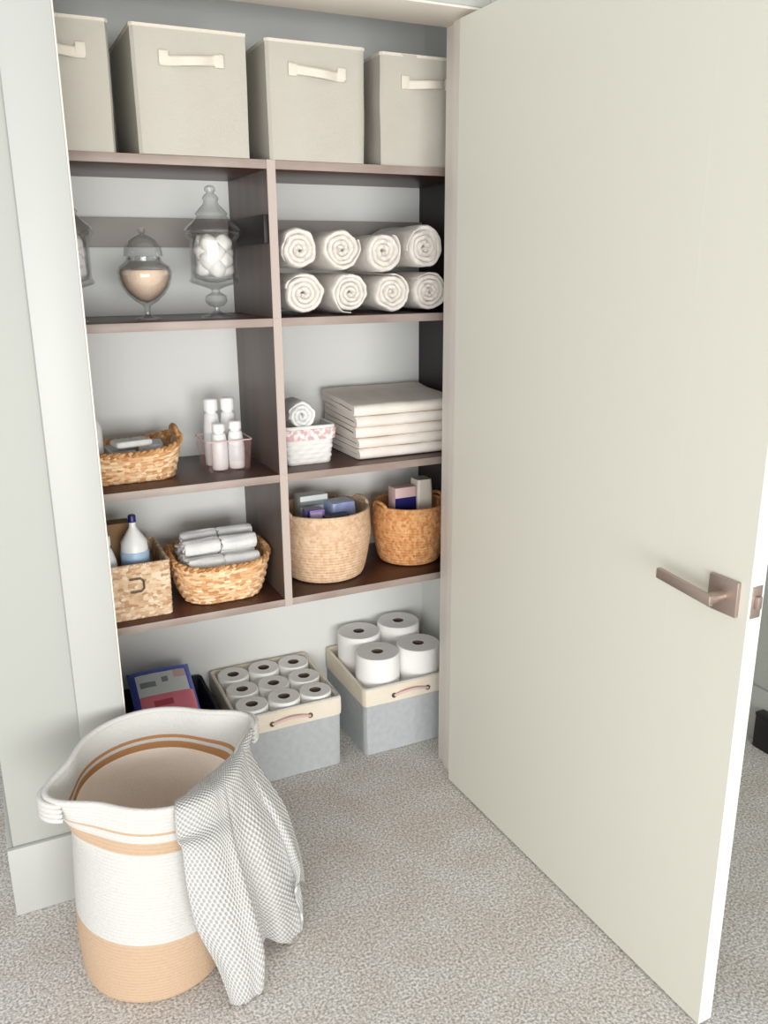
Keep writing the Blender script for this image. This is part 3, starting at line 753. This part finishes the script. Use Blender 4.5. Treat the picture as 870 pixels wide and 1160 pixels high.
# printed pack in the left bin
t = empty('printed_pack', (.375, 2.335, .2)); t.location = (.381, 2.352, .268); t.rotation_euler = (math.radians(-66), 0, math.radians(-1.0)); tag(t, 'blue, white and pink plastic pack leaning in the left floor bin', 'pack')
def pillow(w, h, d, m, name, parent, off=0):
    bm = bmesh.new(); N = 20; P = []
    for side in (-1, 1):
        G_ = []
        for r in range(N + 1):
            row = []
            for c in range(N + 1):
                u, v = c / N * 2 - 1, r / N * 2 - 1
                th_ = d / 2 * (1 - abs(u) ** 6) ** .5 * (1 - abs(v) ** 4) ** .5
                th_ += .0018 * noise.noise(Vector((u * 3, v * 3, side)))*(1 - abs(u) ** 6)*(1 - abs(v) ** 6)
                row.append(bm.verts.new((u * w / 2, side * th_, v * h / 2)))
            G_.append(row)
        for r in range(N):
            for c in range(N):
                f = bm.faces.new((G_[r][c], G_[r][c + 1], G_[r + 1][c + 1], G_[r + 1][c]))
                if side < 0: 
                    u, v = (c + .5) / N, (r + .5) / N
                    mi = 0
                    if .08 < u < .92 and .0 < v < .84: mi = 1
                    if .08 < u < .94 and v < .46: mi = 2
                    if mi == 1 and .70 < u < .88 and .72 < v < .84: mi = 5
                    if mi == 1 and .60 < v < .68 and (.15 < u < .38): mi = 3
                    if mi == 1 and .66 < v < .74 and (.48 < u < .60): mi = 3
                    if mi == 2 and .26 < v < .34 and (.30 < u < .62): mi = 4
                    f.material_index = mi
        P.append(G_)
    bmesh.ops.remove_doubles(bm, verts=bm.verts, dist=.0004)
    return obj(name, bm, m, parent)
pillow(.185, .215, .055, [M['blue'], M['printwhite'], M['pink'], M['printgrey'], M['printred'], M['pinkpale']], 'wrapper', t)

t = empty('printed_pack', (.383, 2.345, .0)); t.location = (.383, 2.345, .012); tag(t, 'blue plastic pack lying flat under the pink and white one in the left floor bin', 'pack')
obj('wrapper', nbox(-.09, .09, -.115, .115, 0, .19, .02, seg=4), M['blue'], t)

# ------------------------------------------------------------------ laundry basket
LB = empty('laundry_basket', (.205, 1.66, 0.0)); tag(LB, 'big white and tan cotton rope laundry basket with tan stripes, standing on the carpet', 'laundry basket')
HD = math.radians(15)
BC = Vector((.205, 1.66)); TC = Vector((.247, 1.703))
COILS = 58; SUB = 4
Rr = COILS * SUB; nT = 160
def rimz(a): return .468 + .026 * sin(a - HD) + .004 * cos(2 * (a - HD))
def lbr(a, f):
    base = .152 + .016 * min(1, f * 4) ** .6 + .012 * f
    if f < .04: base -= .016 * (1 - f / .04) ** 2
    g = max(0, (f - .70) / .30)
    tip = abs(cos(a - HD)) ** 22 * .064 * g ** 1.6
    pinch = -.010 * g * abs(sin(a - HD)) ** 2
    return base + tip + pinch
def lbp(a, f, off=0, coil=0):
    c = BC + (TC - BC) * f
    r = lbr(a, f) + off
    return Vector((c.x + r * cos(a) - .205, c.y + r * sin(a) - 1.66, f * rimz(a)))
bm = bmesh.new(); rings = []
for j in range(Rr + 1):
    f = j / Rr; w = .0022 * abs(sin(pi * j / SUB))
    rings.append((f, False, [bm.verts.new(lbp(2 * pi * i / nT, f, w)) for i in range(nT)]))
for j in range(Rr, 5, -2):
    f = j / Rr; w = .0018 * abs(sin(pi * j / SUB))
    rings.append((f, True, [bm.verts.new(lbp(2 * pi * i / nT, f, -.009 - w)) for i in range(nT)]))
def lbmat(f, inner):
    if inner:
        if f > .875: return 0
        if f > .862: return 2
        if f > .842: return 0
        if f > .812: return 2
        return 3
    if f < .345: return 1
    if .893 < f < .906: return 1
    if .803 < f < .856: return 1
    return 0
for a in range(len(rings) - 1):
    f0, i0, A = rings[a]; f1, i1, B = rings[a + 1]
    m_ = lbmat((f0 + f1) / 2, i1)
    for i in range(nT):
        fc = bm.faces.new((A[i], A[(i + 1) % nT], B[(i + 1) % nT], B[i])); fc.material_index = m_
bm.faces.new(rings[0][2]).material_index = 1
bm.faces.new(rings[-1][2]).material_index = 3
obj('basket_body', bm, [M['rope_w'], M['rope_t'], M['rope_b'], M['rope_in']], LB, angle=70)
# rim rope
bm = bmesh.new(); tube(bm, [lbp(2 * pi * i / 140, 1.0, -.0045) + Vector((0, 0, .001)) for i in range(140)], .0072, 10, closed=True); obj('rim', bm, M['rope_w'], LB)
# folded-over handles at both ends
for s in (0, pi):
    bm = bmesh.new()
    for dz in (0, -.011, -.022, -.033):
        pts = []
        for i in range(21):
            a = HD + s + (i / 20 - .5) * .34
            p = lbp(a, 1.0, .001 + .006 * cos(pi * (i / 20 - .5))); pts.append(p + Vector((0, 0, dz - .003)))
        tube(bm, pts, lambda u: .0066 * (1 - .35 * (2 * abs(u - .5)) ** 6), 10)
    obj('handle', bm, M['rope_w'], LB)

# ------------------------------------------------------------------ towel draped over the laundry basket
THROW = [
    [(0.280, 1.573, 0.305), (0.307, 1.609, 0.305), (0.335, 1.636, 0.305), (0.352, 1.650, 0.305), (0.371, 1.663, 0.305), (0.403, 1.683, 0.305), (0.432, 1.698, 0.305), (0.447, 1.707, 0.305), (0.466, 1.714, 0.305)],
    [(0.268, 1.585, 0.395), (0.295, 1.621, 0.395), (0.323, 1.648, 0.395), (0.340, 1.662, 0.395), (0.359, 1.675, 0.395), (0.391, 1.695, 0.395), (0.420, 1.710, 0.395), (0.435, 1.719, 0.395), (0.454, 1.726, 0.395)],
    [(0.257, 1.558, 0.441), (0.291, 1.577, 0.440), (0.323, 1.597, 0.441), (0.340, 1.608, 0.441), (0.361, 1.623, 0.443), (0.389, 1.647, 0.446), (0.413, 1.670, 0.449), (0.426, 1.687, 0.451), (0.455, 1.716, 0.455)],
    [(0.247, 1.522, 0.447), (0.291, 1.528, 0.446), (0.329, 1.542, 0.447), (0.348, 1.553, 0.448), (0.371, 1.570, 0.451), (0.400, 1.600, 0.456), (0.420, 1.633, 0.461), (0.432, 1.657, 0.466), (0.469, 1.707, 0.473)],
    [(0.243, 1.504, 0.395), (0.290, 1.510, 0.394), (0.331, 1.525, 0.395), (0.352, 1.537, 0.396), (0.376, 1.556, 0.399), (0.406, 1.589, 0.403), (0.427, 1.624, 0.408), (0.438, 1.650, 0.412), (0.460, 1.702, 0.419)],
    [(0.248, 1.485, 0.379), (0.286, 1.480, 0.370), (0.328, 1.490, 0.357), (0.353, 1.500, 0.355), (0.376, 1.525, 0.335), (0.426, 1.550, 0.323), (0.471, 1.600, 0.298), (0.478, 1.600, 0.319), (0.514, 1.650, 0.305)],
    [(0.249, 1.475, 0.296), (0.291, 1.465, 0.282), (0.340, 1.475, 0.260), (0.367, 1.485, 0.256), (0.391, 1.530, 0.236), (0.438, 1.540, 0.235), (0.492, 1.590, 0.216), (0.500, 1.585, 0.252), (0.532, 1.635, 0.244)],
    [(0.259, 1.462, 0.205), (0.301, 1.450, 0.181), (0.351, 1.455, 0.161), (0.382, 1.465, 0.165), (0.406, 1.535, 0.153), (0.449, 1.535, 0.151), (0.506, 1.580, 0.134), (0.510, 1.570, 0.208), (0.542, 1.620, 0.190)],
    [(0.290, 1.450, 0.109), (0.316, 1.440, 0.088), (0.360, 1.440, 0.074), (0.390, 1.455, 0.090), (0.417, 1.540, 0.091), (0.457, 1.530, 0.090), (0.515, 1.570, 0.065), (0.514, 1.555, 0.184), (0.548, 1.610, 0.146)],
    [(0.310, 1.440, 0.013), (0.328, 1.425, 0.007), (0.360, 1.430, -0.007), (0.383, 1.445, 0.013), (0.423, 1.540, 0.042), (0.461, 1.530, 0.026), (0.517, 1.565, -0.011), (0.509, 1.550, 0.156), (0.549, 1.600, 0.109)],
]
def cr(p0, p1, p2, p3, t):
    return .5 * ((2 * p1) + (-p0 + p2) * t + (2 * p0 - 5 * p1 + 4 * p2 - p3) * t * t + (-p0 + 3 * p1 - 3 * p2 + p3) * t ** 3)
def resample(row, n):
    out = []; m_ = len(row) - 1
    for i in range(n):
        s = i / (n - 1) * m_; k = min(int(s), m_ - 1); t_ = s - k
        g = lambda q: row[max(0, min(m_, q))]
        out.append(cr(g(k - 1), g(k), g(k + 1), g(k + 2), t_))
    return out
rows = [[Vector(p) for p in r] for r in THROW]
cols = list(zip(*[resample(r, 90) for r in rows]))
cols = [resample(list(c), 130) for c in cols]
P = [[cols[c][r] for c in range(90)] for r in range(130)]
for r in range(130):
    for c in range(90):
        v = r / 129; u = c / 89
        g = max(0, v - .25) / .75
        fold = (.005 * sin(u * 16 + 1.2 * v) + .004 * sin(u * 29 + 2) - .022 * math.exp(-((u - .44) / .035) ** 2) - .014 * math.exp(-((u - .84) / .03) ** 2)) * g
        p = P[r][c]; d = Vector((p.x - .225, p.y - 1.68, 0)); d.normalize()
        P[r][c] = p + d * (fold + .002 * noise.noise(Vector((u * 8, v * 8, 0))))
        if P[r][c].z < .006: P[r][c].z = .006
bm = gridmesh(P, (1.0, 1.35))
o = obj('waffle_towel', bm, M['waffle']); md = o.modifiers.new('s', 'SOLIDIFY'); md.thickness = .006; md.offset = 0
tag(o, 'grey and white waffle-knit towel draped over the rim of the laundry basket', 'towel')

# low black box beyond the door
t = empty('black_box', (2.113, 1.62, 0)); t.location = (2.128, 1.63, 0.0); tag(t, 'low black box on the carpet beyond the open door, cut off by the frame', 'box')
obj('body', nbox(-.017, .017, -.05, .06, 0, .11, .003), M['black'], t); obj('lid', nbox(-.018, .018, -.051, .061, .1105, .122, .002), M['black'], t)

# ------------------------------------------------------------------ light
w = bpy.data.worlds.new('World'); SC.world = w; w.use_nodes = True
w.node_tree.nodes['Background'].inputs[0].default_value = (1.0, .995, .98, 1); w.node_tree.nodes['Background'].inputs[1].default_value = .60
def area(name, loc, target, sx, sy, power, c=(1, 1, 1)):
    l = bpy.data.lights.new(name, 'AREA'); l.shape = 'RECTANGLE'; l.size = sx; l.size_y = sy; l.energy = power; l.color = c
    o = bpy.data.objects.new(name, l); COL.objects.link(o); o.location = loc
    o.rotation_euler = (Vector(target) - Vector(loc)).to_track_quat('-Z', 'Y').to_euler(); return o
area('window_light', (-1.5, -.9, 1.1), (.8, 2.1, .6), 1.5, 1.7, 34, (1, .995, .98))
area('window_light', (.0, -3.2, .95), (.6, 2.2, .5), 2.8, 1.6, 158, (1, .99, .975))


# ------------------------------------------------------------------ camera
cd = bpy.data.cameras.new('camera'); cam = bpy.data.objects.new('camera', cd); COL.objects.link(cam); SC.camera = cam
cd.sensor_fit = 'VERTICAL'; cd.sensor_height = 24.0; cd.lens = 962.0 / 1160.0 * 24.0; cd.clip_start = .01
f_, cx_, cy_ = 962.0, 435.0, 580.0
Z = -Vector((460 - cx_, 3900 - cy_, f_)).normalized()
X = Vector((2550 - cx_, 285 - cy_, f_)).normalized(); X = (X - Z * X.dot(Z)).normalized(); Y = Z.cross(X)
Rm = Matrix((X, Y, Z))          # camera (x right, y down, z forward) -> world
r_ = Rm @ Vector((1, 0, 0)); u_ = Rm @ Vector((0, -1, 0)); b_ = Rm @ Vector((0, 0, -1))
cam.matrix_world = Matrix(((r_.x, u_.x, b_.x, 0), (r_.y, u_.y, b_.y, 0), (r_.z, u_.z, b_.z, 1.5), (0, 0, 0, 1)))

SC.view_settings.view_transform = 'Standard'; SC.view_settings.look = 'None'; SC.view_settings.gamma = 1.0
SC.view_settings.use_curve_mapping = False; SC.view_settings.exposure = 0.17
SC.cycles.transparent_max_bounces = 24; SC.cycles.max_bounces = 8; SC.cycles.diffuse_bounces = 5
